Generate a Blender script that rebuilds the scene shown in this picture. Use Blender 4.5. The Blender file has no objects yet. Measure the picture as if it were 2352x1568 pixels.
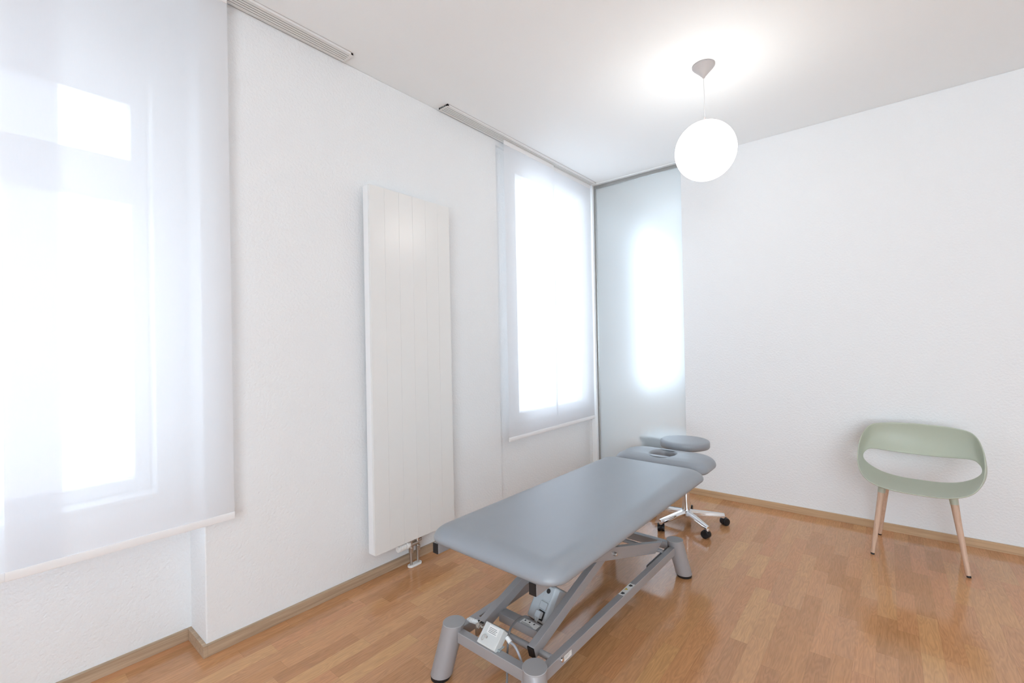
import bpy, bmesh, math, random
from mathutils import Vector, Matrix
PI = math.pi
rnd = random.Random(7)
sc = bpy.context.scene
COL = sc.collection

# ------------------------------------------------------------------ materials
def mat(name):
    m = bpy.data.materials.new(name); m.use_nodes = True
    nt = m.node_tree
    for n in list(nt.nodes): nt.nodes.remove(n)
    out = nt.nodes.new('ShaderNodeOutputMaterial')
    return m, nt, out
def N(nt, kind, **kw):
    n = nt.nodes.new(kind)
    for k, v in kw.items():
        if k.startswith('_'): setattr(n, k[1:], v)
        else: n.inputs[k.replace('__', ' ')].default_value = v
    return n
def L(nt, a, ao, b, bi): nt.links.new(a.outputs[ao], b.inputs[bi])
def math_(nt, op, a, b=None, c=None):
    n = nt.nodes.new('ShaderNodeMath'); n.operation = op
    for i, v in enumerate((a, b, c)):
        if v is None: continue
        if isinstance(v, (int, float)): n.inputs[i].default_value = v
        else: nt.links.new(v, n.inputs[i])
    return n.outputs[0]
def c4(c): return (c[0], c[1], c[2], 1.0)
def srgb(r, g, b):
    f = lambda v: (v/255/12.92) if v/255 <= .04045 else ((v/255+.055)/1.055)**2.4
    return (f(r), f(g), f(b))
def simple(name, col, rough=.5, metal=0., bump=0., bscale=200., var=.03, ior=1.5, coat=0., coat_rough=.1):
    m, nt, out = mat(name)
    p = nt.nodes.new('ShaderNodeBsdfPrincipled')
    p.inputs['Roughness'].default_value = rough
    p.inputs['Metallic'].default_value = metal
    p.inputs['IOR'].default_value = ior
    p.inputs['Coat Weight'].default_value = coat
    p.inputs['Coat Roughness'].default_value = coat_rough
    tc = nt.nodes.new('ShaderNodeTexCoord')
    nz = N(nt, 'ShaderNodeTexNoise', Scale=6., Detail=3.)
    L(nt, tc, 'Object', nz, 'Vector')
    mr = nt.nodes.new('ShaderNodeMapRange')
    mr.inputs['To Min'].default_value = 1-var; mr.inputs['To Max'].default_value = 1+var
    L(nt, nz, 'Fac', mr, 'Value')
    mx = nt.nodes.new('ShaderNodeVectorMath'); mx.operation = 'SCALE'
    mx.inputs[0].default_value = col
    L(nt, mr, 'Result', mx, 'Scale')
    L(nt, mx, 'Vector', p, 'Base Color')
    if bump > 0:
        n2 = N(nt, 'ShaderNodeTexNoise', Scale=bscale, Detail=2.)
        L(nt, tc, 'Object', n2, 'Vector')
        b = N(nt, 'ShaderNodeBump', Strength=bump, Distance=.001)
        L(nt, n2, 'Fac', b, 'Height'); L(nt, b, 'Normal', p, 'Normal')
    L(nt, p, 'BSDF', out, 'Surface')
    return m

WALL_COL = (.825, .838, .846)
def plaster(name, strength, col=WALL_COL):
    m, nt, out = mat(name)
    p = nt.nodes.new('ShaderNodeBsdfPrincipled')
    p.inputs['Base Color'].default_value = c4(col)
    p.inputs['Roughness'].default_value = .8
    p.inputs['Specular IOR Level'].default_value = .25
    tc = nt.nodes.new('ShaderNodeTexCoord')
    n1 = N(nt, 'ShaderNodeTexNoise', Scale=78., Detail=1.5, Roughness=.55)
    L(nt, tc, 'Object', n1, 'Vector')
    b = N(nt, 'ShaderNodeBump', Strength=strength, Distance=.005)
    L(nt, n1, 'Fac', b, 'Height'); L(nt, b, 'Normal', p, 'Normal')
    L(nt, p, 'BSDF', out, 'Surface')
    return m

def wood(name, c1, c2, scale=1., rough=.5, axis='Y', grain=38.):
    m, nt, out = mat(name)
    p = nt.nodes.new('ShaderNodeBsdfPrincipled'); p.inputs['Roughness'].default_value = rough
    tc = nt.nodes.new('ShaderNodeTexCoord')
    mp = nt.nodes.new('ShaderNodeMapping')
    sv = {'X': (1.2, grain, grain), 'Y': (grain, 1.2, grain), 'Z': (grain, grain, 1.6)}[axis]
    mp.inputs['Scale'].default_value = tuple(v*scale for v in sv)
    L(nt, tc, 'Object', mp, 'Vector')
    nz = N(nt, 'ShaderNodeTexNoise', Scale=1.6, Detail=5., Roughness=.6, Distortion=.9)
    L(nt, mp, 'Vector', nz, 'Vector')
    r = nt.nodes.new('ShaderNodeValToRGB')
    r.color_ramp.elements[0].position = .3; r.color_ramp.elements[0].color = c4(c2)
    r.color_ramp.elements[1].position = .7; r.color_ramp.elements[1].color = c4(c1)
    L(nt, nz, 'Fac', r, 'Fac'); L(nt, r, 'Color', p, 'Base Color')
    L(nt, p, 'BSDF', out, 'Surface')
    return m

def parquet():
    m, nt, out = mat('oak_strip_parquet')
    p = nt.nodes.new('ShaderNodeBsdfPrincipled')
    tc = nt.nodes.new('ShaderNodeTexCoord')
    sp = nt.nodes.new('ShaderNodeSeparateXYZ'); L(nt, tc, 'Object', sp, 'Vector')
    X, Y = sp.outputs['X'], sp.outputs['Y']
    W = .071
    u = math_(nt, 'DIVIDE', X, W)
    col = math_(nt, 'FLOOR', u)
    fu = math_(nt, 'FRACT', u)
    wn = nt.nodes.new('ShaderNodeTexWhiteNoise'); wn.noise_dimensions = '1D'
    nt.links.new(col, wn.inputs['W'])
    # each strip row: own shift; blocks of uneven length by warping y
    ys = math_(nt, 'MULTIPLY_ADD', wn.outputs['Value'], 5.3, Y)
    warp = math_(nt, 'SINE', math_(nt, 'MULTIPLY_ADD', ys, 4.1, math_(nt, 'MULTIPLY', col, 1.7)))
    v = math_(nt, 'DIVIDE', math_(nt, 'MULTIPLY_ADD', warp, .07, ys), .40)
    row = math_(nt, 'FLOOR', v)
    fv = math_(nt, 'FRACT', v)
    cb = nt.nodes.new('ShaderNodeCombineXYZ'); nt.links.new(col, cb.inputs[0]); nt.links.new(row, cb.inputs[1])
    w2 = nt.nodes.new('ShaderNodeTexWhiteNoise'); w2.noise_dimensions = '3D'; L(nt, cb, 'Vector', w2, 'Vector')
    ramp = nt.nodes.new('ShaderNodeValToRGB')
    els = ramp.color_ramp.elements
    cols = [(0, (182, 131, 90)), (.2, (190, 138, 94)), (.42, (198, 142, 100)), (.62, (200, 150, 104)), (.8, (192, 140, 100)), (.93, (205, 157, 108)), (1, (186, 134, 94))]
    els[0].position = 0; els[0].color = c4(srgb(*cols[0][1]))
    els[1].position = 1; els[1].color = c4(srgb(*cols[-1][1]))
    for pos, c in cols[1:-1]:
        e = els.new(pos); e.color = c4(srgb(*c))
    L(nt, w2, 'Value', ramp, 'Fac')
    # grain: fine streaks along y plus cathedral rings, shifted per block
    off = nt.nodes.new('ShaderNodeVectorMath'); off.operation = 'SCALE'; off.inputs['Scale'].default_value = 13.
    L(nt, w2, 'Color', off, 0)
    cx = nt.nodes.new('ShaderNodeCombineXYZ')
    nt.links.new(math_(nt, 'MULTIPLY', X, 95.), cx.inputs[0]); nt.links.new(math_(nt, 'MULTIPLY', Y, 5.), cx.inputs[1])
    ad = nt.nodes.new('ShaderNodeVectorMath'); ad.operation = 'ADD'
    L(nt, cx, 'Vector', ad, 0); L(nt, off, 'Vector', ad, 1)
    g1 = N(nt, 'ShaderNodeTexNoise', Scale=1.7, Detail=5., Roughness=.65, Distortion=.4); L(nt, ad, 'Vector', g1, 'Vector')
    cx2 = nt.nodes.new('ShaderNodeCombineXYZ')
    nt.links.new(math_(nt, 'MULTIPLY', X, 20.), cx2.inputs[0]); nt.links.new(math_(nt, 'MULTIPLY', Y, 2.6), cx2.inputs[1])
    ad2 = nt.nodes.new('ShaderNodeVectorMath'); ad2.operation = 'ADD'
    L(nt, cx2, 'Vector', ad2, 0); L(nt, off, 'Vector', ad2, 1)
    g2 = N(nt, 'ShaderNodeTexNoise', Scale=1.1, Detail=2.); L(nt, ad2, 'Vector', g2, 'Vector')
    ring = math_(nt, 'SINE', math_(nt, 'MULTIPLY', g2.outputs['Fac'], 75.))
    gr = math_(nt, 'MULTIPLY_ADD', ring, .065, math_(nt, 'MULTIPLY_ADD', g1.outputs['Fac'], .55, .73))
    # joints
    eu = math_(nt, 'MINIMUM', fu, math_(nt, 'SUBTRACT', 1., fu))
    ev = math_(nt, 'MINIMUM', fv, math_(nt, 'SUBTRACT', 1., fv))
    ju = math_(nt, 'LESS_THAN', eu, .009); jv = math_(nt, 'LESS_THAN', ev, .0016)
    j = math_(nt, 'MAXIMUM', ju, jv)
    gr = math_(nt, 'MULTIPLY', gr, math_(nt, 'MULTIPLY_ADD', j, -.16, 1.))
    sc_ = nt.nodes.new('ShaderNodeVectorMath'); sc_.operation = 'SCALE'
    L(nt, ramp, 'Color', sc_, 0); nt.links.new(gr, sc_.inputs['Scale'])
    L(nt, sc_, 'Vector', p, 'Base Color')
    big = N(nt, 'ShaderNodeTexNoise', Scale=3., Detail=2.); L(nt, tc, 'Object', big, 'Vector')
    rr = math_(nt, 'MULTIPLY_ADD', big.outputs['Fac'], .10, math_(nt, 'MULTIPLY_ADD', g1.outputs['Fac'], .05, .05))
    nt.links.new(rr, p.inputs['Roughness'])
    p.inputs['IOR'].default_value = 1.55
    b = N(nt, 'ShaderNodeBump', Strength=.035, Distance=.001)
    L(nt, g1, 'Fac', b, 'Height'); L(nt, b, 'Normal', p, 'Normal')
    L(nt, p, 'BSDF', out, 'Surface')
    return m

def fabric(name):
    m, nt, out = mat(name)
    tr = N(nt, 'ShaderNodeBsdfTranslucent', Color=(.68, .69, .705, 1))
    df = N(nt, 'ShaderNodeBsdfDiffuse', Color=(.94, .94, .95, 1))
    rf = N(nt, 'ShaderNodeBsdfRefraction', Color=(.96, .97, 1, 1), Roughness=.9, IOR=1.006)
    tc = nt.nodes.new('ShaderNodeTexCoord')
    mp = nt.nodes.new('ShaderNodeMapping'); mp.inputs['Scale'].default_value = (400, 400, 30)
    L(nt, tc, 'Object', mp, 'Vector')
    nz = N(nt, 'ShaderNodeTexNoise', Scale=1., Detail=2.); L(nt, mp, 'Vector', nz, 'Vector')
    f = math_(nt, 'MULTIPLY_ADD', nz.outputs['Fac'], .08, .57)
    m1 = N(nt, 'ShaderNodeMixShader'); nt.links.new(f, m1.inputs[0])
    L(nt, tr, 0, m1, 1); L(nt, df, 0, m1, 2)
    m2 = N(nt, 'ShaderNodeMixShader', Fac=.21)
    L(nt, m1, 0, m2, 1); L(nt, rf, 0, m2, 2)
    L(nt, m2, 0, out, 'Surface')
    return m

def frosted():
    m, nt, out = mat('frosted_glass')
    rf = N(nt, 'ShaderNodeBsdfRefraction', Color=(.80, .865, .895, 1), Roughness=.95, IOR=1.13)
    tr = N(nt, 'ShaderNodeBsdfTranslucent', Color=(.76, .83, .86, 1))
    gl = N(nt, 'ShaderNodeBsdfGlossy', Color=(.9, .93, .95, 1), Roughness=.22)
    tc = nt.nodes.new('ShaderNodeTexCoord')
    nz = N(nt, 'ShaderNodeTexNoise', Scale=900., Detail=1.); L(nt, tc, 'Object', nz, 'Vector')
    b = N(nt, 'ShaderNodeBump', Strength=.05, Distance=.0005); L(nt, nz, 'Fac', b, 'Height'); L(nt, b, 'Normal', gl, 'Normal')
    m1 = N(nt, 'ShaderNodeMixShader', Fac=.36); L(nt, rf, 0, m1, 1); L(nt, tr, 0, m1, 2)
    m2 = N(nt, 'ShaderNodeMixShader', Fac=.06); L(nt, m1, 0, m2, 1); L(nt, gl, 0, m2, 2)
    L(nt, m2, 0, out, 'Surface')
    return m

def window_glass(name='clear_window_glass', tint=(.96, .98, .98)):
    m, nt, out = mat(name)
    tr = N(nt, 'ShaderNodeBsdfTransparent', Color=c4(tint))
    gl = N(nt, 'ShaderNodeBsdfGlossy', Color=(1, 1, 1, 1), Roughness=.02)
    m1 = N(nt, 'ShaderNodeMixShader', Fac=.05); L(nt, tr, 0, m1, 1); L(nt, gl, 0, m1, 2)
    L(nt, m1, 0, out, 'Surface')
    return m

def emissive(name, col, s):
    m, nt, out = mat(name)
    e = N(nt, 'ShaderNodeEmission', Color=c4(col), Strength=s)
    d = N(nt, 'ShaderNodeBsdfDiffuse', Color=(.9, .9, .88, 1))
    a = nt.nodes.new('ShaderNodeAddShader'); L(nt, e, 0, a, 0); L(nt, d, 0, a, 1)
    L(nt, a, 0, out, 'Surface')
    return m

M = dict(
    wall=plaster('white_textured_plaster', .55),
    ceil=plaster('white_smooth_plaster', .06, (.93, .962, .975)),
    floor=parquet(),
    base_oak=wood('oak_skirting', srgb(196, 172, 145), srgb(160, 136, 112), rough=.45, axis='Y'),
    base_oak_x=wood('oak_skirting_cross', srgb(206, 174, 138), srgb(178, 146, 112), rough=.45, axis='X'),
    fabric=fabric('sheer_white_fabric'),
    hem=simple('white_hem_fabric', (.84, .83, .83), .8),
    track=simple('white_lacquered_aluminium', (.80, .80, .79), .35),
    slot=simple('track_slot_shade', (.06, .06, .06), .7),
    rad=simple('gloss_white_radiator', (.80, .80, .785), .24, var=.005),
    radside=simple('white_radiator_side', (.86, .87, .88), .3, var=.005),
    nickel=simple('satin_nickel', (.55, .51, .47), .3, .9),
    white_pl=simple('white_plastic', (.84, .84, .83), .4),
    steel=simple('brushed_steel_profile', (.40, .40, .39), .38, .7),
    frost=frosted(),
    wglass=window_glass(),
    dimglass=window_glass('dimmed_window_glass', (.62, .635, .645)),  # tint added to cut the daylight and tone down the curtain glow
    wframe=simple('white_window_paint', (.85, .86, .87), .35),
    stone=simple('white_window_board', (.84, .84, .84), .3),
    vinyl=simple('grey_vinyl', srgb(145, 150, 156), .34, bump=.12, bscale=900., var=.01),
    lacquer=simple('silver_grey_powder_coat', srgb(164, 163, 165), .40, .25, bump=.1, bscale=1500., var=.01),
    capgrey=simple('pale_grey_cap', srgb(165, 164, 165), .5, .1, var=.01),
    rubber=simple('black_rubber', (.012, .012, .013), .5),
    boxgrey=simple('light_grey_housing', srgb(190, 197, 202), .42, var=.01),
    lockwhite=simple('off_white_box', srgb(206, 208, 206), .4, var=.01),
    cable=simple('grey_cable', srgb(120, 118, 118), .5),
    cable_l=simple('light_grey_cable', srgb(172, 172, 178), .5),
    chrome=simple('polished_chrome', (.80, .80, .81), .09, 1., var=.005),
    sage=simple('sage_green_shell', srgb(182, 187, 170), .42, var=.01),
    beech=wood('pale_wood', srgb(216, 186, 164), srgb(194, 162, 138), rough=.45, axis='Z', grain=60.),
    label=simple('white_label', (.82, .82, .80), .5),
    ink=simple('dark_print', (.05, .05, .055), .6),
    yellow=simple('yellow_print', (.65, .50, .10), .6),
    zinc=simple('zinc_plate', (.62, .68, .70), .3, .7),
    canopy=simple('grey_lamp_canopy', srgb(168, 164, 164), .5),
    cord=simple('clear_grey_cord', (.55, .54, .54), .4),
    globe=emissive('opal_glass_lit', (1., .955, .90), 3.1),
    flatwhite=simple('white_lacquer', (.88, .88, .88), .4),
    greytop=simple('grey_bench_top', srgb(120, 126, 132), .5),
    brass=simple('brass_pin', (.6, .5, .3), .3, .9),
    outside=simple('pale_street_facade', (.7, .72, .74), .9),
)

# ------------------------------------------------------------------ mesh helpers
def tag(o, label=None, cat=None, group=None, kind=None):
    if label: o['label'] = label
    if cat: o['category'] = cat
    if group: o['group'] = group
    if kind: o['kind'] = kind
    return o
def empty(name, loc=(0, 0, 0), rz=0., label=None, cat=None, group=None, parent=None, kind=None):
    o = bpy.data.objects.new(name, None); COL.objects.link(o)
    o.location = loc; o.rotation_euler = (0, 0, rz); o.empty_display_size = .1
    o.parent = parent
    return tag(o, label, cat, group, kind)
def obj(name, bm, m, parent=None, bevel=0., smooth=35., kind=None, seg=2, label=None):
    bmesh.ops.recalc_face_normals(bm, faces=bm.faces)
    me = bpy.data.meshes.new(name)
    ang = math.radians(smooth)
    for e in bm.edges:
        if len(e.link_faces) == 2 and e.calc_face_angle(0) > ang: e.smooth = False
    for f in bm.faces: f.smooth = True
    bm.to_mesh(me); bm.free()
    ms = m if isinstance(m, (list, tuple)) else [m]
    for k in ms: me.materials.append(k)
    o = bpy.data.objects.new(name, me); COL.objects.link(o)
    o.parent = parent
    if kind: o['kind'] = kind
    if label: o['label'] = label
    if bevel > 0:
        b = o.modifiers.new('bevel', 'BEVEL'); b.width = bevel; b.segments = seg
        b.limit_method = 'ANGLE'; b.angle_limit = math.radians(40); b.harden_normals = True
    return o
def NB(): return bmesh.new()
def box(bm, x0, x1, y0, y1, z0, z1, mi=0):
    vs = [bm.verts.new((x, y, z)) for x in (x0, x1) for y in (y0, y1) for z in (z0, z1)]
    for q in ((0, 1, 3, 2), (4, 6, 7, 5), (0, 4, 5, 1), (2, 3, 7, 6), (0, 2, 6, 4), (1, 5, 7, 3)):
        f = bm.faces.new([vs[i] for i in q]); f.material_index = mi
    return vs
def prism(bm, pts, axis, a0, a1, mi=0):
    """polygon in the two other axes, extruded along axis"""
    def P(p, a):
        return {'X': (a, p[0], p[1]), 'Y': (p[0], a, p[1]), 'Z': (p[0], p[1], a)}[axis]
    A = [bm.verts.new(P(p, a0)) for p in pts]; B = [bm.verts.new(P(p, a1)) for p in pts]
    n = len(pts)
    fs = [bm.faces.new(A), bm.faces.new(B[::-1])]
    for i in range(n): fs.append(bm.faces.new((A[i], A[(i+1) % n], B[(i+1) % n], B[i])))
    for f in fs: f.material_index = mi
def frame_of(d, up=Vector((0, 0, 1))):
    d = d.normalized()
    if abs(d.dot(up)) > .98: up = Vector((0, 1, 0))
    s = d.cross(up).normalized(); u = s.cross(d).normalized()
    return s, u
def cyl(bm, a, b, r, r2=None, n=24, cap=True, mi=0):
    a = Vector(a); b = Vector(b); r2 = r if r2 is None else r2
    s, u = frame_of(b-a)
    A = [bm.verts.new(a+(s*math.cos(t)+u*math.sin(t))*r) for t in (2*PI*i/n for i in range(n))]
    B = [bm.verts.new(b+(s*math.cos(t)+u*math.sin(t))*r2) for t in (2*PI*i/n for i in range(n))]
    for i in range(n):
        f = bm.faces.new((A[i], A[(i+1) % n], B[(i+1) % n], B[i])); f.material_index = mi
    if cap:
        bm.faces.new(A).material_index = mi; bm.faces.new(B[::-1]).material_index = mi
def lathe(bm, prof, c=(0, 0, 0), n=48, mi=0):
    c = Vector(c); rings = []
    for r, z in prof:
        if r < 1e-6: rings.append([bm.verts.new(c+Vector((0, 0, z)))])
        else: rings.append([bm.verts.new(c+Vector((r*math.cos(2*PI*i/n), r*math.sin(2*PI*i/n), z))) for i in range(n)])
    for A, B in zip(rings, rings[1:]):
        for i in range(n):
            if len(A) == 1 and len(B) == 1: continue
            if len(A) == 1: f = bm.faces.new((A[0], B[i], B[(i+1) % n]))
            elif len(B) == 1: f = bm.faces.new((A[i], A[(i+1) % n], B[0]))
            else: f = bm.faces.new((A[i], A[(i+1) % n], B[(i+1) % n], B[i]))
            f.material_index = mi
def spline(pts, n):
    P = [Vector(p) for p in pts]; out = []
    Q = [2*P[0]-P[1]]+P+[2*P[-1]-P[-2]]
    for k in range(len(P)-1):
        a, b, c, d = Q[k:k+4]
        for i in range(n):
            t = i/n
            out.append(.5*((2*b)+(c-a)*t+(2*a-5*b+4*c-d)*t*t+(3*b-a-3*c+d)*t**3))
    out.append(P[-1]); return out
def tube(bm, pts, r, n=12, k=8, rf=None, mi=0):
    C = spline(pts, k) if k > 1 else [Vector(p) for p in pts]
    prev = None; rings = []
    d0 = (C[1]-C[0]); s, u = frame_of(d0)
    for i, p in enumerate(C):
        d = (C[min(i+1, len(C)-1)]-C[max(i-1, 0)]).normalized()
        s = (s-d*s.dot(d)).normalized(); u = d.cross(s)
        rr = r*(rf(i/(len(C)-1)) if rf else 1)
        rings.append([bm.verts.new(p+(s*math.cos(2*PI*j/n)+u*math.sin(2*PI*j/n))*rr) for j in range(n)])
    for A, B in zip(rings, rings[1:]):
        for j in range(n):
            f = bm.faces.new((A[j], A[(j+1) % n], B[(j+1) % n], B[j])); f.material_index = mi
    bm.faces.new(rings[0]); bm.faces.new(rings[-1][::-1])
def rrect(x0, x1, y0, y1, r, n=8):
    out = []
    for cx, cy, a0 in ((x1-r, y1-r, 0), (x0+r, y1-r, PI/2), (x0+r, y0+r, PI), (x1-r, y0+r, 1.5*PI)):
        for i in range(n+1):
            a = a0+PI/2*i/n; out.append((cx+r*math.cos(a), cy+r*math.sin(a)))
    return out
def skin_rings(bm, rings, close=True, cap0=True, cap1=True, mi=0):
    V = [[bm.verts.new(p) for p in r] for r in rings]
    n = len(V[0])
    for A, B in zip(V, V[1:]):
        for j in range(n if close else n-1):
            f = bm.faces.new((A[j], A[(j+1) % n], B[(j+1) % n], B[j])); f.material_index = mi
    if cap0: bm.faces.new(V[0]).material_index = mi
    if cap1: bm.faces.new(V[-1][::-1]).material_index = mi
    return V

# ------------------------------------------------------------------ dimensions
H = 2.861          # ceiling
D = 3.961          # far wall
XR = 5.6           # right wall (outside the frame)
YB = -2.6          # wall behind the camera
D2 = 8.6           # end of the adjoining room
T = .45            # outer wall thickness
NH = 2.82          # niche head height
NICHE = [(-.68, .648), (2.583, 3.955), (5.1, 6.95)]
ND = .20           # niche depth
PD = [.20, .03, .03]   # parapet set-back per niche

# ------------------------------------------------------------------ room shell
def quadbox(name, b, m, kind='structure', bevel=0):
    bm = NB(); box(bm, *b); return obj(name, bm, m, kind=kind, bevel=bevel)
quadbox('floor', (-.22, XR+.1, YB-.1, D2+.1, -.08, 0), M['floor'])
quadbox('ceiling', (-T, XR+.1, YB-.1, D2+.1, H, H+.1), M['ceil'])
# left (window) wall with niches down to the floor, window openings and parapets
OPEN = [(-.56, .53), (2.80, 3.895), (5.22, 6.82)]
OZ0, OZ1 = .69, 2.74
bm = NB()
ys = [YB-.1]
for a, b in NICHE: ys += [a, b]
ys.append(D2+.1)
TH = [T, .14, .14]       # the wall is thinner from the far window on
for i, th in zip(range(0, len(ys), 2), [T, T, .14, .14]): box(bm, -th, 0, ys[i], ys[i+1], 0, H)
for (a, b), (c, d), pd, th in zip(NICHE, OPEN, PD, TH):
    e = .04                      # pieces run into each other so that no seam shows
    box(bm, -th, -.0008, a-e, b+e, NH, H)
    box(bm, -th, -pd, a-e, b+e, 0, OZ0-.02)
    pn = min(pd, ND)
    box(bm, -th, -pn-.0006, a-e, c, OZ0-.06, NH+e); box(bm, -th, -pn-.0006, d, b+e, OZ0-.06, NH+e)
    box(bm, -th, -pn-.0012, c-e, d+e, OZ1, NH+e)
obj('wall_left', bm, M['wall'], kind='structure', bevel=.006, seg=3)
# far wall: solid from x=.912 rightwards, frosted glass left of it, set back behind the plane
quadbox('wall_far', (.912, XR, D, D+.13, 0, H), M['wall'], bevel=.003)
bm = NB(); box(bm, 0, .045, D, D+.035, 0, H); box(bm, .0, .915, D+.0, D+.13, H-.004, H)
obj('trim_1', bm, M['ceil'], kind='structure')
# right and rear wall (behind the camera: an unseen broad window is added for fill daylight)
quadbox('wall_right', (XR, XR+.1, YB-.1, D2+.1, 0, H), M['wall'])
BW_FILL = (2.5, 5.4, .05, 2.75)
bm = NB()
box(bm, 0, BW_FILL[0], YB-.12, YB, 0, H); box(bm, BW_FILL[1], XR, YB-.12, YB, 0, H)
box(bm, BW_FILL[0], BW_FILL[1], YB-.12, YB, 0, BW_FILL[2]); box(bm, BW_FILL[0], BW_FILL[1], YB-.12, YB, BW_FILL[3], H)
obj('wall_rear', bm, M['wall'], kind='structure')
EW_FILL = (1.6, 4.2, .6, 2.4)  # unseen window added so that the frosted glass is lit evenly from behind
bm = NB()
box(bm, -T, EW_FILL[0], D2, D2+.1, 0, H); box(bm, EW_FILL[1], XR, D2, D2+.1, 0, H)
box(bm, EW_FILL[0], EW_FILL[1], D2, D2+.1, 0, EW_FILL[2]); box(bm, EW_FILL[0], EW_FILL[1], D2, D2+.1, EW_FILL[3], H)
obj('wall_end', bm, M['wall'], kind='structure')

# skirting boards
bh, bt = .050, .016
def skirt(name, segs, m):
    bm = NB()
    for s in segs: box(bm, *s)
    return obj(name, bm, m, kind='structure', bevel=.0012)
n1, n2 = NICHE[0], NICHE[1]
segs = []
y = YB
for (a, b), pd in zip(NICHE[:2], PD):
    segs.append((0, bt, y, a, 0, bh))
    segs += [(-pd, bt, a, a+bt, 0, bh), (-pd, -pd+bt, a+bt, b-bt, 0, bh), (-pd, bt, b-bt, b, 0, bh)]
    y = b
segs.append((0, bt, y, D, 0, bh))
skirt('baseboard_left', segs, M['base_oak'])
skirt('baseboard_far', [(.912, XR, D-bt, D, 0, bh)], M['base_oak_x'])
skirt('baseboard_adjoining', [(0, bt, 6.95, D2, 0, bh), (0, bt, D+.1, 5.1, 0, bh), (0, XR, D2-bt, D2, 0, bh)], M['base_oak'])

# windows
def window(n, y0, y1, bars, x=-.33, pd=ND):
    t = empty('window_%d' % n, (x, (y0+y1)/2, OZ0), kind='structure')
    hw = (y1-y0)/2-.0005; hz = OZ1-OZ0
    bm = NB(); f = .055
    box(bm, -.03, .03, -hw, -hw+f, 0, hz); box(bm, -.03, .03, hw-f, hw, 0, hz)
    box(bm, -.03, .03, -hw+f, hw-f, 0, f); box(bm, -.03, .03, -hw+f, hw-f, hz-f, hz)
    for a, b in bars: box(bm, -.028, .028, -hw+f, hw-f, a-OZ0, b-OZ0)
    obj('window_frame', bm, M['wframe'], t, bevel=.003)
    bm = NB(); box(bm, -.004, .004, -hw+f-.01, hw-f+.01, f-.01, hz-f+.01)
    obj('window_pane', bm, M['dimglass'], t)
    bm = NB(); box(bm, -.03, -x-pd+.010, -hw, hw, -.0195, .0)
    obj('window_sill', bm, M['stone'], t, bevel=.003)
    return t
window(1, *OPEN[0], [(1.95, 2.145), (2.39, OZ1-.05)])
window(2, *OPEN[1], [], x=-.07, pd=.03)
window(3, *OPEN[2], [], x=-.07, pd=.03)
# added fill-light windows, unseen: behind the camera and ending the adjoining room
for n_, (x0, x1, z0, z1), yy in ((4, BW_FILL, YB-.06), (5, EW_FILL, D2+.05)):
    t = empty('window_%d' % n_, (0, yy, 0), kind='structure')
    bm = NB()
    for k in range(5):
        xx = x0+(x1-x0)*k/4
        box(bm, max(x0, xx-.03), min(x1, xx+.03), -.03, .03, z0, z1)
    box(bm, x0, x1, -.029, .029, z0, z0+.06); box(bm, x0, x1, -.029, .029, z1-.06, z1)
    obj('window_frame', bm, M['wframe'], t)
    bm = NB(); box(bm, x0, x1, -.004, .004, z0+.03, z1-.03); obj('window_pane', bm, M['wglass'], t)

# frosted glass partition with slim steel frame
t = empty('trim_2', (.035, D+.05, 0), kind='structure')
bm = NB(); box(bm, 0, .022, -.012, .02, 0, H-.004); box(bm, .022, .90, -.012, .02, H-.034, H-.004); box(bm, .022, .90, -.012, .02, 0, .02)
obj('partition_frame', bm, M['steel'], t, bevel=.001)
bm = NB(); box(bm, .02, .895, .0, .0002, .02, H-.03)
bm.free(); bm = NB()
vs = [bm.verts.new(p) for p in ((.018, .004, .018), (.90, .004, .018), (.90, .004, H-.032), (.018, .004, H-.032))]
bm.faces.new(vs)
obj('partition_glass', bm, M['frost'], t)

# ------------------------------------------------------------------ curtain tracks and panels
def track(y0, y1, label):
    t = empty('curtain_track', (0, 0, H), label=label, cat='curtain track', group='ceiling curtain tracks')
    zb = -.013
    xs = [.024, .108]; slots = [.040, .056, .071, .087]
    bm = NB()
    edges = [xs[0]]
    for s in slots: edges += [s-.0022, s+.0022]
    edges.append(xs[1])
    for i in range(0, len(edges), 2): box(bm, edges[i], edges[i+1], y0, y1, zb, 0)
    # closed ends
    box(bm, xs[0], xs[1], y0, y0+.012, zb-.0003, -.0004); box(bm, xs[0], xs[1], y1-.012, y1, zb-.0003, -.0004)
    obj('rail_profile', bm, M['track'], t)
    bm = NB()
    for s in slots: box(bm, s-.0021, s+.0021, y0+.012, y1-.012, -.0115, -.001)
    obj('slot_shade', bm, M['slot'], t)  # near-black fill stands in for the shade inside the slots
    bm = NB(); box(bm, xs[1], xs[1]+.0022, y0, y1, -.0025, -.0002); box(bm, xs[0]+.03, xs[1]+.0022, y0-.002, y0, -.0025, -.0002)
    obj('shadow_line', bm, M['cord'], t)  # solid grey strip drawn as the thin shadow line along the rail
track(-1.25, 1.325, 'white four-slot curtain track on the ceiling above the large left window')
track(1.995, 3.93, 'white four-slot curtain track on the ceiling above the far window, ending by the frosted glass')

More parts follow.
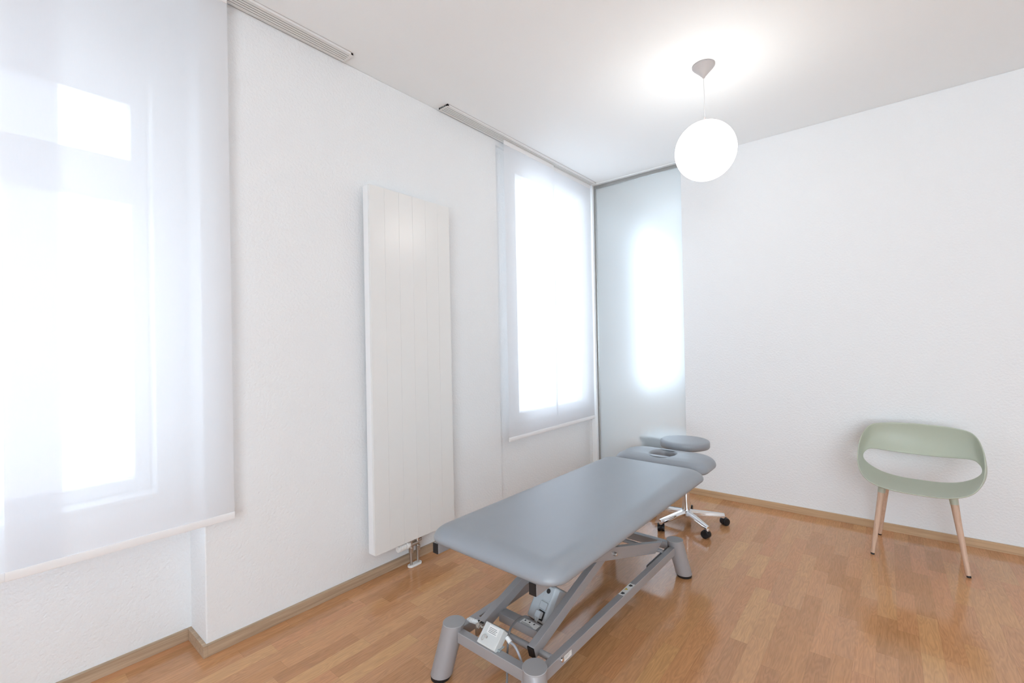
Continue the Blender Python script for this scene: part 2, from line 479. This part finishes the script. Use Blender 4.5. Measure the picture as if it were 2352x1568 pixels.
def panel(x, y0, y1, zt, zb, label):
    t = empty('sheer_curtain', (x, (y0+y1)/2, zb), label=label, cat='curtain', group='sheer white sliding curtain panels')
    hw = (y1-y0)/2; h = zt-zb
    bm = NB(); nu, nv = 10, 30
    V = [[bm.verts.new((.0015*math.sin(3*PI*i/nu+.4*j)*(j/nv < .97) * (j > 1), -hw+2*hw*i/nu, h*j/nv)) for i in range(nu+1)] for j in range(nv+1)]
    for j in range(nv):
        for i in range(nu): bm.faces.new((V[j][i], V[j][i+1], V[j+1][i+1], V[j+1][i]))
    obj('fabric', bm, M['fabric'], t)
    bm = NB(); prism(bm, [(-.0035, 0), (.0035, 0), (.0045, .004), (.0045, .024), (.0025, .030), (-.0025, .030), (-.0045, .024), (-.0045, .004)], 'Y', -hw-.0008, hw+.0008)
    obj('hem_bar', bm, M['hem'], t, bevel=.0008)
    bm = NB(); box(bm, -.0035, .0035, -hw, hw, h-.03, h)
    obj('head_strip', bm, M['hem'], t, bevel=.0006)
ZT = H-.0135
panel(.056, .078, .744, ZT, .567, 'sheer white curtain panel of the left window nearest the radiator, whole hem in view')
panel(.040, -.46, .214, ZT, .563, 'sheer white curtain panel at the left edge of the photo, overlapped by the wide panel')
panel(.056, 2.611, 3.275, ZT, .5665, 'left one of the two sheer white curtain panels on the far window')
panel(.040, 3.255, 3.935, ZT, .5625, 'right of the two sheer white curtain panels on the far window, beside frosted glass')

# ------------------------------------------------------------------ radiator
t = empty('radiator', (.04, 1.411, 0), label='tall flat white vertical radiator on the wall between the two windows', cat='radiator')
rw, rz0, rz1 = .585, .165, 2.192
n = 6
for k in range(n):
    a = rw*k/n; b = rw*(k+1)/n
    bm = NB(); box(bm, .046, .060, a+.0003, b-.0003, rz0+.001, rz1-.001)
    obj('front_slat', bm, M['rad'], t, bevel=.0006)
bm = NB(); box(bm, .0, .046, .0, rw, rz0, rz1)
obj('body', bm, M['radside'], t, bevel=.0015)
for yy in (.10, rw-.10):
    for zz in (.35, 2.0):
        bm = NB(); box(bm, -.0395, 0, yy-.02, yy+.02, zz-.03, zz+.03); obj('wall_bracket', bm, M['radside'], t)
bm = NB()
cyl(bm, (.030, .262, .128), (.030, .315, .128), .0125, n=16)
cyl(bm, (.030, .262, .10), (.030, .262, .165), .0105, n=16); cyl(bm, (.030, .312, .10), (.030, .312, .165), .0105, n=16)
cyl(bm, (.030, .262, .084), (.030, .262, .112), .0150, n=8); cyl(bm, (.030, .312, .084), (.030, .312, .112), .0150, n=8)
cyl(bm, (.030, .315, .140), (.030, .338, .140), .0095, n=8)
obj('valve_block', bm, M['nickel'], t, bevel=.0012)
for yy in (.262, .312):
    bm = NB(); cyl(bm, (.030, yy, .006), (.030, yy, .09), .0078, n=20); obj('pipe', bm, M['nickel'], t)
bm = NB(); prism(bm, rrect(.010, .050, .240, .334, .0195), 'Z', 0, .012); obj('floor_rosette', bm, M['white_pl'], t, bevel=.003)
bm = NB()
cyl(bm, (.030, .165, .135), (.030, .252, .135), .0165, n=28)
for k in range(5): cyl(bm, (.030, .168+.011*k, .135), (.030, .173+.011*k, .135), .0195, n=28)
cyl(bm, (.030, .228, .135), (.030, .240, .135), .0215, n=28)
obj('thermostat_head', bm, M['white_pl'], t, bevel=.0008)

# ------------------------------------------------------------------ pendant lamp
LX, LY, LZ = 1.489, 2.682, 2.374
R0 = .163
def pendant(x, y, z, label):
    t = empty('pendant_lamp', (x, y, z), label=label, cat='lamp')
    bm = NB(); c = H-z
    lathe(bm, [(0, c-.072), (.006, c-.072), (.009, c-.066), (.030, c-.042), (.054, c-.017), (.0605, c-.008), (.0605, c-.0005), (0, c-.0005)])
    obj('canopy', bm, M['canopy'], t)
    bm = NB(); cyl(bm, (0, 0, R0+.02), (0, 0, c-.066), .0016, n=8); obj('cord', bm, M['cord'], t)
    bm = NB(); cyl(bm, (0, 0, R0-.004), (0, 0, R0+.028), .0072, .0062, n=20); obj('cord_socket', bm, M['canopy'], t, bevel=.001)
    bm = NB(); bmesh.ops.create_uvsphere(bm, u_segments=64, v_segments=32, radius=R0)
    obj('globe_shade', bm, M['globe'], t, smooth=60)
    return t
pendant(LX, LY, LZ, 'lit white glass globe pendant lamp hanging from the ceiling on a thin cord')

# ------------------------------------------------------------------ treatment table
TT = empty('treatment_table', (1.127, 1.859, 0), -.0134,
           label='grey padded physiotherapy treatment table on a silver scissor-lift frame', cat='treatment table')
def pad(name, x0, x1, y0, y1, z0, z1, r, hr, parent, hole=None, tilt=None, rfar=None):
    """upholstered slab: rounded outline, soft rolled edges; optional oval hole (cx,cy,rx,ry)"""
    cx, cy = ((x0+x1)/2, (y0+y1)/2) if hole is None else hole[:2]
    K = 128
    def outer(a, inset):
        X0, X1, Y0, Y1 = x0+inset, x1-inset, y0+inset, y1-inset
        d = Vector((math.cos(a), math.sin(a)))
        lo, hi = 0., 4.
        def inside(px, py):
            rr = (rfar if (rfar and py > (Y0+Y1)/2) else r)
            rr = max(rr-inset*.6, .02)
            if not (X0 <= px <= X1 and Y0 <= py <= Y1): return False
            qx = max(X0+rr-px, px-(X1-rr), 0); qy = max(Y0+rr-py, py-(Y1-rr), 0)
            return qx**2.2+qy**2.2 <= rr**2.2
        for _ in range(30):
            md = (lo+hi)/2
            if inside(cx+d.x*md, cy+d.y*md): lo = md
            else: hi = md
        return (cx+d.x*lo, cy+d.y*lo)
    # angles that favour the corners
    angs = [2*PI*i/K for i in range(K)]
    for X, Y in ((x0, y0), (x0, y1), (x1, y0), (x1, y1)):
        for dx in range(-8, 9):
            angs.append(math.atan2(Y-cy+dx*.012*(1 if Y > cy else 1), X-cx) % (2*PI))
            angs.append(math.atan2(Y-cy, X-cx+dx*.012) % (2*PI))
    angs = sorted(set(round(a, 5) for a in angs))
    hz = z1-z0
    prof = [(.030, z0), (.012, z0+.002), (.003, z0+.008)]
    for i in range(0, 11):
        a = PI/2*i/10
        prof.append((hr*(1-math.cos(a)), z0+.016+(hz-.016-.004)*math.sin(a)))
    prof.append((hr+.06, z1-.002)); prof.append((hr+.11, z1))
    bm = NB(); rings = []
    for ins, z in prof: rings.append([(*outer(a, ins), z) for a in angs])
    if hole:
        hx, hy, rx, ry = hole
        last = rings[-1] = [(*outer(a, hr+.03), z1-.001) for a in angs]
        rings[-2] = [(*outer(a, hr+.012), z1-.002) for a in angs]
        for k, dz in ((1.22, -.001), (1.12, -.003), (1.05, -.008), (1.01, -.016), (1.0, -.030), (1.0, -(z1-z0))):
            rings.append([(hx+rx*k*math.cos(a), hy+ry*k*math.sin(a), z1+dz) for a in angs])
        skin_rings(bm, rings+[rings[0]], cap0=False, cap1=False)
        bmesh.ops.remove_doubles(bm, verts=bm.verts, dist=1e-6)
    else:
        V = skin_rings(bm, rings, cap1=False)
        cv = bm.verts.new((cx, cy, z1)); R = V[-1]
        for j in range(len(R)): bm.faces.new((R[j], R[(j+1) % len(R)], cv))
    return obj(name, bm, M['vinyl'], parent, smooth=80)
pad('mattress', -.333, .312, -.662, .862, .500, .572, .085, .085, TT)
hd = pad('headrest', -.305, .290, -.165, .165, -.036, .036, .075, .06, TT, hole=(-.018, -.008, .074, .088), rfar=.13)
hd.location = (0, 1.045, .541); hd.rotation_euler = (math.radians(1), 0, 0)
# pad frame
for s, x in ((-1, -.302), (1, .196)):
    bm = NB(); box(bm, x, x+.030, -.648, .80, .458, .4995); r_ = obj('pad_rail', bm, M['lacquer'], TT, bevel=.002)
    bm = NB(); box(bm, x+.001, x+.029, -.6515, -.6478, .459, .4988); obj('end_cap', bm, M['rubber'], r_, label='black plastic end cap')
for yy in (-.42, .18, .74):
    bm = NB(); box(bm, -.272, .196, yy-.015, yy+.015, .468, .498); obj('pad_crossbar', bm, M['lacquer'], TT, bevel=.002)
for x in (-.2, .15):
    bm = NB(); box(bm, x-.012, x+.012, .70, 1.13, .488, .502); obj('headrest_bracket', bm, M['lacquer'], TT, bevel=.001)
# base: legs, rails, beams
def leg(sx, sy):
    a = Vector((sx*.2015, sy*.634, .206)); b = Vector((sx*.2335, sy*.676, .012))
    d = (b-a).normalized()
    bm = NB(); s, u = frame_of(d)
    nn = 40; rings = []
    def ring(c, r, flat=None):
        out = []
        for i in range(nn):
            v = (s*math.cos(2*PI*i/nn)+u*math.sin(2*PI*i/nn))*r
            p = c+v
            if flat is not None:     # slide along the tube so that the cut is horizontal
                p = p+d*((flat-p.z)/d.z)
            out.append(p)
        return out
    rr = .0415
    rings = [ring(a, rr, .2045), ring(b, rr, .014)]
    skin_rings(bm, rings)
    lg = obj('leg', bm, M['lacquer'], TT, bevel=.002)
    bm = NB(); skin_rings(bm, [ring(a, rr+.0012, .2045), ring(a, rr+.0016, .207), ring(a, rr+.0006, .2085)])
    obj('leg_cap', bm, M['capgrey'], lg)
    bm = NB(); skin_rings(bm, [ring(b, rr-.005, 0.0), ring(b, rr-.003, .006), ring(b, rr-.003, .015)])
    obj('rubber_foot', bm, M['rubber'], lg)
for sx in (-1, 1):
    for sy in (-1, 1): leg(sx, sy)
for sx in (-1, 1):
    bm = NB(); box(bm, sx*.2-.015, sx*.2+.015, -.600, .600, .136, .178)
    obj('side_rail', bm, M['lacquer'], TT, bevel=.0022)
for sy in (-1, 1):
    bm = NB(); box(bm, -.166, .166, sy*.634-.016, sy*.634+.016, .146, .187)
    obj('cross_beam', bm, M['lacquer'], TT, bevel=.0022)
# scissor arms: A low at the near end, B low at the far end
def barpoly(y0, y1, z_at0, slope, h, cut0=0., cut1=0.):
    f = lambda y: z_at0+slope*y
    return [(y0-cut0, f(y0-cut0)-h/2), (y1-cut1, f(y1-cut1)-h/2), (y1+cut1, f(y1+cut1)+h/2), (y0+cut0, f(y0+cut0)+h/2)]
for sx in (-1, 1):
    xa = (.110, .140) if sx > 0 else (-.140, -.110)
    bm = NB(); prism(bm, barpoly(-.553, .42, .351, .303, .046, -.006, .0), 'X', *xa)
    o = obj('lift_arm', bm, M['lacquer'], TT, bevel=.002)
    bm = NB(); prism(bm, barpoly(-.5575, -.5525, .351, .303, .044, -.006, -.006), 'X', xa[0]+.001, xa[1]-.001)
    obj('end_cap', bm, M['rubber'], o, label='black plastic end cap')
    xb = (.1415, .1695) if sx > 0 else (-.1695, -.1415)
    bm = NB(); prism(bm, barpoly(-.42, .500, .351, -.302, .056, 0, .055)[0:1]+[(.445, .351-.302*.445-.028), (.545, .351-.302*.545+.028+.004), (.53, .351-.302*.53+.028)]+barpoly(-.42, .5, .351, -.302, .056)[3:4], 'X', *xb)
    obj('lift_arm', bm, M['lacquer'], TT, bevel=.002)
    bm = NB(); cyl(bm, (sx*.1695, .0, .350), (sx*.1815, .0, .350), .0085, n=20); cyl(bm, (sx*.181, .0, .350), (sx*.1835, .0, .350), .0070, n=6)
    obj('pivot_bolt', bm, M['nickel'], TT, bevel=.0008)
    bm = NB(); cyl(bm, (sx*.2148, -.495, .163), (sx*.2215, -.495, .163), .0085, .0075, n=20); obj('rod_bolt', bm, M['chrome'], TT, bevel=.0015)
for yy, zz, rr in ((-.520, .176, .0120), (.500, .192, .0105)):
    bm = NB(); cyl(bm, (-.1855, yy, zz-.006), (.1855, yy, zz-.006), rr, n=24); obj('pivot_rod', bm, M['lacquer'], TT)
bm = NB(); cyl(bm, (-.17, 0, .35), (.17, 0, .35), .010, n=20); obj('pivot_rod', bm, M['lacquer'], TT)
cb = NB(); box(cb, -.1105, .1105, -.470, -.425, .166, .200); cbo = obj('arm_crossbar', cb, M['lacquer'], TT, bevel=.002)
bm = NB(); box(bm, -.1105, .1105, .26, .295, .415, .445); obj('arm_crossbar', bm, M['lacquer'], TT, bevel=.002)
# roller tracks by the far end
for sx in (-1, 1):
    bm = NB(); box(bm, sx*.1775-.0075, sx*.1775+.0075, .33, .60, .150, .154)
    box(bm, sx*.171-.001, sx*.171+.001, .33, .60, .15, .172)
    obj('roller_track', bm, M['lacquer'], TT)
# pictogram labels
bm = NB(); box(bm, .187, .2125, -.005, .112, .1781, .1786, 0)
for yy in (.012, .092):
    box(bm, .193, .206, yy-.008, yy+.010, .1786, .1788, 1); box(bm, .196, .2105, yy-.002, yy+.003, .1786, .1789, 1)
prism(bm, [(.192, .042), (.207, .053), (.192, .064)], 'Z', .1786, .1789, 2)
obj('warning_label', bm, [M['label'], M['ink'], M['yellow']], TT)
bm = NB(); box(bm, .2151, .2155, -.478, -.430, .146, .166, 0)
for k in range(3): box(bm, .2155, .2156, -.474, -.440-.006*k, .161-.004*k, .1618-.004*k, 1)
obj('type_label', bm, [M['label'], M['ink']], TT)
bm = NB(); box(bm, -.005, .075, -.464, -.434, .2001, .2005, 0)
for k in range(3): box(bm, .004+.022*k, .010+.022*k, -.446, -.438, .2005, .2007, 1)
for k in range(3): box(bm, .000, .060-.01*k, -.464+.004*k, -.4625+.004*k, .2005, .2006, 1)
obj('type_label', bm, [M['label'], M['ink']], cbo)
# linear actuator
AC = empty('lift_motor', (0, 0, 0), parent=TT)
AC.location = (-.004, -.340, .142); AC.rotation_euler = (math.radians(-34), 0, math.radians(-8))
bm = NB(); prism(bm, [(-.050, -.030), (.044, -.030), (.058, -.012), (.058, .055), (-.050, .055)], 'Z', 0, .148)
obj('motor_housing', bm, M['boxgrey'], AC, bevel=.008, seg=4)
bm = NB(); box(bm, .002, .042, -.034, -.029, .085, .142); obj('socket_panel', bm, M['boxgrey'], AC, bevel=.004)
bm = NB(); cyl(bm, (.022, -.0345, .122), (.022, -.0362, .122), .0095, n=24); obj('round_socket', bm, M['rubber'], AC)
bm = NB(); box(bm, .000, .040, -.036, -.029, .050, .080); obj('cable_clip', bm, M['boxgrey'], AC, bevel=.003)
bm = NB(); box(bm, .006, .038, -.034, -.029, .010, .046); obj('socket_surround', bm, M['rubber'], AC, bevel=.002)
bm = NB(); box(bm, .008, .034, -.054, -.034, .016, .042); cyl(bm, (.021, -.045, .018), (.019, -.047, -.006), .0085, .0055, n=16)
obj('power_plug', bm, M['boxgrey'], AC, bevel=.002)
bm = NB(); box(bm, -.040, .030, -.025, .045, -.012, .0); cyl(bm, (-.028, -.012, -.045), (-.028, -.012, 0), .006, n=12); cyl(bm, (-.006, -.012, -.045), (-.006, -.012, 0), .006, n=12)
obj('motor_base', bm, M['rubber'], AC)
bm = NB(); cyl(bm, (0, .015, -.05), (0, .015, .215), .012, n=20)
obj('piston_rod', bm, M['nickel'], AC)
bm = NB(); box(bm, .012, .048, -.03, -.002, -.035, -.002); obj('inspection_tag', bm, M['label'], AC)
# lock box on the near cross beam
LB_ = empty('lock_box', (0, 0, 0), parent=TT); LB_.location = (-.015, -.600, .196); LB_.rotation_euler = (math.radians(42), 0, 0)
bm = NB(); box(bm, -.045, .045, -.038, .038, 0, .034); obj('box_housing', bm, M['lockwhite'], LB_, bevel=.003)
bm = NB(); box(bm, -.022, .028, .004, .032, .0341, .0344, 0)
for k in range(4): box(bm, -.016, .022-.004*(k % 2), .008+.005*k, .0095+.005*k, .0344, .0345, 1)
obj('instruction_label', bm, [M['label'], M['ink']], LB_)
bm = NB()
for i in range(18):
    a0, a1 = 2*PI*i/18, 2*PI*(i+1)/18
    cyl(bm, (-.022+.008*math.cos(a0), -.016+.010*math.sin(a0), .040+.003*math.cos(a0)), (-.022+.008*math.cos(a1), -.016+.010*math.sin(a1), .040+.003*math.cos(a1)), .0008, n=6)
cyl(bm, (-.012, -.010, .034), (-.012, -.010, .041), .004, n=12)
obj('key_ring', bm, M['nickel'], LB_)
bm = NB(); box(bm, -.066, .040, -.634, -.628, .187, .194); box(bm, -.062, .036, -.634, -.600, .1872, .190)
obj('mounting_plate', bm, M['zinc'], TT, bevel=.001)
# spiral strain relief to the left
bm = NB()
tube(bm, [(-.205, -.555, .178), (-.175, -.555, .185), (-.145, -.558, .190), (-.118, -.565, .186)], .0058, n=12)
for k in range(8):
    u_ = k/7; p0 = Vector((-.196+.06*u_, -.5552, .180+.009*u_)); cyl(bm, p0, p0+Vector((.0042, 0, .0005)), .0095, n=16)
obj('strain_relief', bm, M['white_pl'], TT)
bm = NB(); cyl(bm, (-.122, -.562, .187), (-.112, -.566, .185), .017, n=6); cyl(bm, (-.112, -.566, .185), (-.058, -.575, .195), .009, n=14); box(bm, -.128, -.123, -.59, -.54, .155, .205)
obj('cable_gland', bm, M['nickel'], TT, bevel=.001)
# cables
bm = NB()
tube(bm, [(.010, -.383, .166), (.009, -.400, .180), (.004, -.435, .211), (.003, -.480, .221), (.010, -.525, .221), (.024, -.562, .214), (.036, -.585, .17), (.034, -.59, .12), (.040, -.60, .05), (.045, -.66, .006), (-.02, -.72, .0045), (-.055, -.80, .0045)], .0042)
obj('power_cable', bm, M['cable'], TT)
bm = NB()
cyl(bm, (.032, -.583, .214), (.052, -.586, .204), .0085, n=14)
obj('cable_sleeve', bm, M['white_pl'], TT)
bm = NB()
tube(bm, [(.05, -.586, .205), (.078, -.592, .204), (.105, -.597, .180), (.120, -.600, .14), (.110, -.598, .08), (.06, -.61, .02), (.0, -.64, .0045), (-.02, -.70, .0048), (-.04, -.80, .0048)], .0044)
obj('power_cable', bm, M['cable_l'], TT, label='light grey cable')
bm = NB(); box(bm, .226, .232, -.42, -.40, .462, .476); cyl(bm, (.218, -.41, .463), (.240, -.41, .463), .004, n=10)
obj('headrest_latch', bm, M['nickel'], TT)

# ------------------------------------------------------------------ rolling stool
ST = empty('rolling_stool', (1.137, 3.265, 0), label='round grey stool on a chrome five-star base, behind the treatment table', cat='stool')
bm = NB(); R_ = .166
lathe(bm, [(0, .545), (R_-.02, .545), (R_-.006, .549), (R_, .558), (R_, .586), (R_-.003, .594), (R_-.011, .599), (R_-.03, .601), (0, .602)], n=72)
obj('seat', bm, M['vinyl'], ST, smooth=50)
bm = NB(); lathe(bm, [(0, .528), (.06, .528), (.075, .535), (.075, .5455), (0, .5455)]); obj('seat_plate', bm, M['rubber'], ST)
bm = NB(); cyl(bm, (0, 0, .085), (0, 0, .30), .0275, n=32); obj('column', bm, M['chrome'], ST, bevel=.001)
bm = NB(); cyl(bm, (0, 0, .30), (0, 0, .53), .0135, n=24); obj('gas_lift', bm, M['chrome'], ST)
bm = NB(); lathe(bm, [(0, .052), (.018, .052), (.024, .058), (.040, .066), (.040, .094), (.032, .104), (0, .104)], n=40); obj('hub', bm, M['chrome'], ST)
for k in range(5):
    a = math.radians(-112+72*k); ca, sa = math.cos(a), math.sin(a)
    bm = NB()
    rings = []
    for u_ in (0, .12, .3, .6, .85, 1.0):
        d_ = .012+.246*u_; w = .026-.010*u_**.7; zt_ = .104-.021*u_**1.2; hh = .036-.009*u_
        if u_ == 1.0: w *= .8
        ring = []
        for (px_, pz_) in ((-1, -.0), (-1, .6), (-.55, 1), (.55, 1), (1, .6), (1, -.0)):
            lx, ly = d_, px_*w
            ring.append((lx*ca-ly*sa, lx*sa+ly*ca, zt_-hh+pz_*hh))
        rings.append(ring)
    skin_rings(bm, rings)
    cyl(bm, (.250*ca, .250*sa, .050), (.250*ca, .250*sa, .066), .0120, n=18)
    ao = obj('star_arm', bm, M['chrome'], ST, bevel=.002, seg=3)
    cw = math.radians((20, 75, -35, 10, 60)[k])
    C_ = Vector((.250*ca, .250*sa, 0)); ax = Vector((math.cos(cw), math.sin(cw), 0)); pr = Vector((-ax.y, ax.x, 0))
    bm = NB()
    for s in (-1, 1):
        c0 = C_+pr*.012+Vector((0, 0, .0260))+ax*(s*.006); c1 = c0+ax*(s*.017)
        cyl(bm, c0, c1, .0260, n=32)
    co = obj('caster', bm, M['rubber'], ao, bevel=.003)
    bm = NB(); c0 = C_+pr*.012
    cyl(bm, c0+Vector((0, 0, .0285))-ax*.0065, c0+Vector((0, 0, .0285))+ax*.0065, .0265, n=28)
    cyl(bm, C_+Vector((0, 0, .038)), C_+Vector((0, 0, .0505)), .013, n=18)
    obj('caster_fork', bm, M['rubber'], ao, bevel=.001)

# ------------------------------------------------------------------ chair
CH = empty('armchair', (2.384, 3.575, 0), math.radians(-5), label='sage green ring-shaped armchair with pale wooden legs by the white wall', cat='chair')
Opts = [(0, -.238, .428), (.08, -.236, .430), (.155, -.225, .439), (.222, -.185, .463), (.264, -.105, .512), (.278, .0, .580), (.272, .10, .664), (.236, .188, .730), (.15, .235, .748), (.06, .248, .752), (0, .252, .753)]
Ipts = [(0, .190, .414), (.09, .188, .417), (.17, .180, .434), (.226, .166, .464), (.260, .150, .498), (.271, .138, .528), (.262, .142, .556), (.230, .170, .577), (.14, .212, .566), (.06, .228, .560), (0, .232, .559)]
Oc = spline(Opts, 5); Ic = spline(Ipts, 5)
def full(c): return c+[Vector((-p.x, p.y, p.z)) for p in c[::-1][1:-1]]
Of, If = full(Oc), full(Ic)
bm = NB(); nu = 10; n_ = len(Of)
V = []
for k in range(nu+1):
    u_ = k/nu; row = []
    for i in range(n_):
        a_, b_ = Of[i], If[i]
        p = a_.lerp(b_, u_)
        ctr = Vector((0, .02, .56))
        dish = 4*u_*(1-u_)
        # seat sags, back bows outward a little
        half = i if i < n_/2 else n_-i
        w = half/(n_/2)
        sag = Vector((0, 0, -.020)) if w < .35 else Vector((0, .018, -.004))
        if .35 <= w < .65:
            t_ = (w-.35)/.3; sag = Vector((0, 0, -.020)).lerp(Vector((0, .018, -.004)), t_)+Vector(((.010 if p.x > 0 else -.010)*math.sin(PI*t_), 0, 0))
        row.append(bm.verts.new(p+sag*dish))
    V.append(row)
for k in range(nu):
    for i in range(n_): bm.faces.new((V[k][i], V[k][(i+1) % n_], V[k+1][(i+1) % n_], V[k+1][i]))
so = obj('seat_shell', bm, M['sage'], CH, smooth=70)
md = so.modifiers.new('thick', 'SOLIDIFY'); md.thickness = .008; md.offset = 0
md = so.modifiers.new('sub', 'SUBSURF'); md.levels = 1; md.render_levels = 2
for lx, ly, fx, fy in ((-.155, -.085, -.203, -.125), (.150, -.085, .203, -.125), (-.150, .130, -.205, .245), (.147, .130, .187, .232)):
    tz = .404
    a = Vector((lx, ly, tz)); b = Vector((fx, fy, .010))
    bm = NB(); cyl(bm, a, b, .0175, .0105, n=24); lo = obj('leg', bm, M['beech'], CH, bevel=.001)
    d = (a-b).normalized()
    bm = NB(); cyl(bm, a-d*.034, a+d*.006, .0178, .0192, n=24); obj('leg_collar', bm, M['sage'], lo, label='sage green collar')
    bm = NB(); cyl(bm, b-d*.0100, b+d*.002, .0092, .0098, n=20); obj('leg_glide', bm, M['rubber'], lo, label='black foot glide')

# ------------------------------------------------------------------ adjoining room behind the frosted glass
BN = empty('low_cabinet', (.42, 4.16, 0), label='low white cabinet with grey top, blurred behind the frosted glass', cat='cabinet')
bm = NB(); box(bm, -.008, 1.1, -.006, .42, .362, .392); ct = obj('cabinet_top', bm, M['flatwhite'], BN, bevel=.003)
bm = NB(); box(bm, -.010, 1.1, -.009, -.006, .361, .3905); obj('edge_band', bm, M['greytop'], ct, label='grey front edge')
bm = NB(); box(bm, 0, 1.09, .01, .41, .0, .03); box(bm, 0, .022, .0, .41, .03, .355); box(bm, 1.068, 1.09, .0, .41, .03, .355); box(bm, .022, 1.068, .02, .41, .335, .355); box(bm, .022, 1.068, .39, .41, .03, .335); box(bm, .53, .55, .02, .39, .03, .335)
obj('cabinet_body', bm, M['flatwhite'], BN, bevel=.001)

# ------------------------------------------------------------------ light
w = bpy.data.worlds.new('sky'); sc.world = w; w.use_nodes = True
nt = w.node_tree
for n in list(nt.nodes): nt.nodes.remove(n)
out = nt.nodes.new('ShaderNodeOutputWorld'); bg = nt.nodes.new('ShaderNodeBackground')
tc = nt.nodes.new('ShaderNodeTexCoord'); sx = nt.nodes.new('ShaderNodeSeparateXYZ'); L(nt, tc, 'Generated', sx, 'Vector')
rp = nt.nodes.new('ShaderNodeValToRGB')
e = rp.color_ramp.elements
e[0].position = .0; e[0].color = (1.12, 1.18, 1.26, 1)
e[1].position = 1.; e[1].color = (.78, .90, 1.08, 1)
k = e.new(.5); k.color = (.86, .94, 1.04, 1)
mr = nt.nodes.new('ShaderNodeMapRange'); mr.inputs['From Min'].default_value = -1; L(nt, sx, 'Z', mr, 'Value')
L(nt, mr, 'Result', rp, 'Fac'); L(nt, rp, 'Color', bg, 'Color')
bg.inputs['Strength'].default_value = 4.3
L(nt, bg, 'Background', out, 'Surface')
def portal(loc, rot, sx_, sy_):
    l = bpy.data.lights.new('sky_portal', 'AREA'); l.shape = 'RECTANGLE'; l.size = sx_; l.size_y = sy_
    l.cycles.is_portal = True
    o = bpy.data.objects.new('sky_portal', l); COL.objects.link(o); o.location = loc; o.rotation_euler = rot
for (a, b), px_ in zip(OPEN, (-T+.04, -.13, -.13)): portal((px_, (a+b)/2, (OZ0+OZ1)/2), (0, -PI/2, 0), OZ1-OZ0, b-a)
portal(((EW_FILL[0]+EW_FILL[1])/2, D2+.09, (EW_FILL[2]+EW_FILL[3])/2), (-PI/2, 0, 0), EW_FILL[1]-EW_FILL[0], EW_FILL[3]-EW_FILL[2])
portal(((BW_FILL[0]+BW_FILL[1])/2, YB-.11, (BW_FILL[2]+BW_FILL[3])/2), (PI/2, 0, 0), BW_FILL[1]-BW_FILL[0], BW_FILL[3]-BW_FILL[2])

# ------------------------------------------------------------------ camera
cam = bpy.data.cameras.new('camera'); co = bpy.data.objects.new('camera', cam); COL.objects.link(co)
cam.sensor_width = 36; cam.sensor_fit = 'HORIZONTAL'; cam.lens = 1039.699/2352*36; cam.clip_start = .02
yaw, pitch, roll = .690802, .006719, -.019402
f = Vector((-math.sin(yaw)*math.cos(pitch), math.cos(yaw)*math.cos(pitch), math.sin(pitch)))
r = Vector((math.cos(yaw), math.sin(yaw), 0)); u = r.cross(f)
r2 = r*math.cos(roll)+u*math.sin(roll); u2 = u*math.cos(roll)-r*math.sin(roll)
mt = Matrix((r2, u2, -f)).transposed().to_4x4(); mt.translation = Vector((2.25798, 0, 1.3))
co.matrix_world = mt
sc.camera = co

vs = sc.view_settings
sc.display_settings.display_device = 'sRGB'
vs.view_transform = 'Standard'; vs.look = 'None'; vs.exposure = 1.08; vs.gamma = 1.0; vs.use_curve_mapping = False
cy = sc.cycles
cy.use_denoising = True
cy.max_bounces = 9; cy.diffuse_bounces = 5; cy.glossy_bounces = 3; cy.transmission_bounces = 5; cy.transparent_max_bounces = 8
cy.use_adaptive_sampling = True; cy.adaptive_threshold = .035; cy.adaptive_min_samples = 12; cy.time_limit = 1000
cy.sample_clamp_indirect = 6; cy.caustics_reflective = False
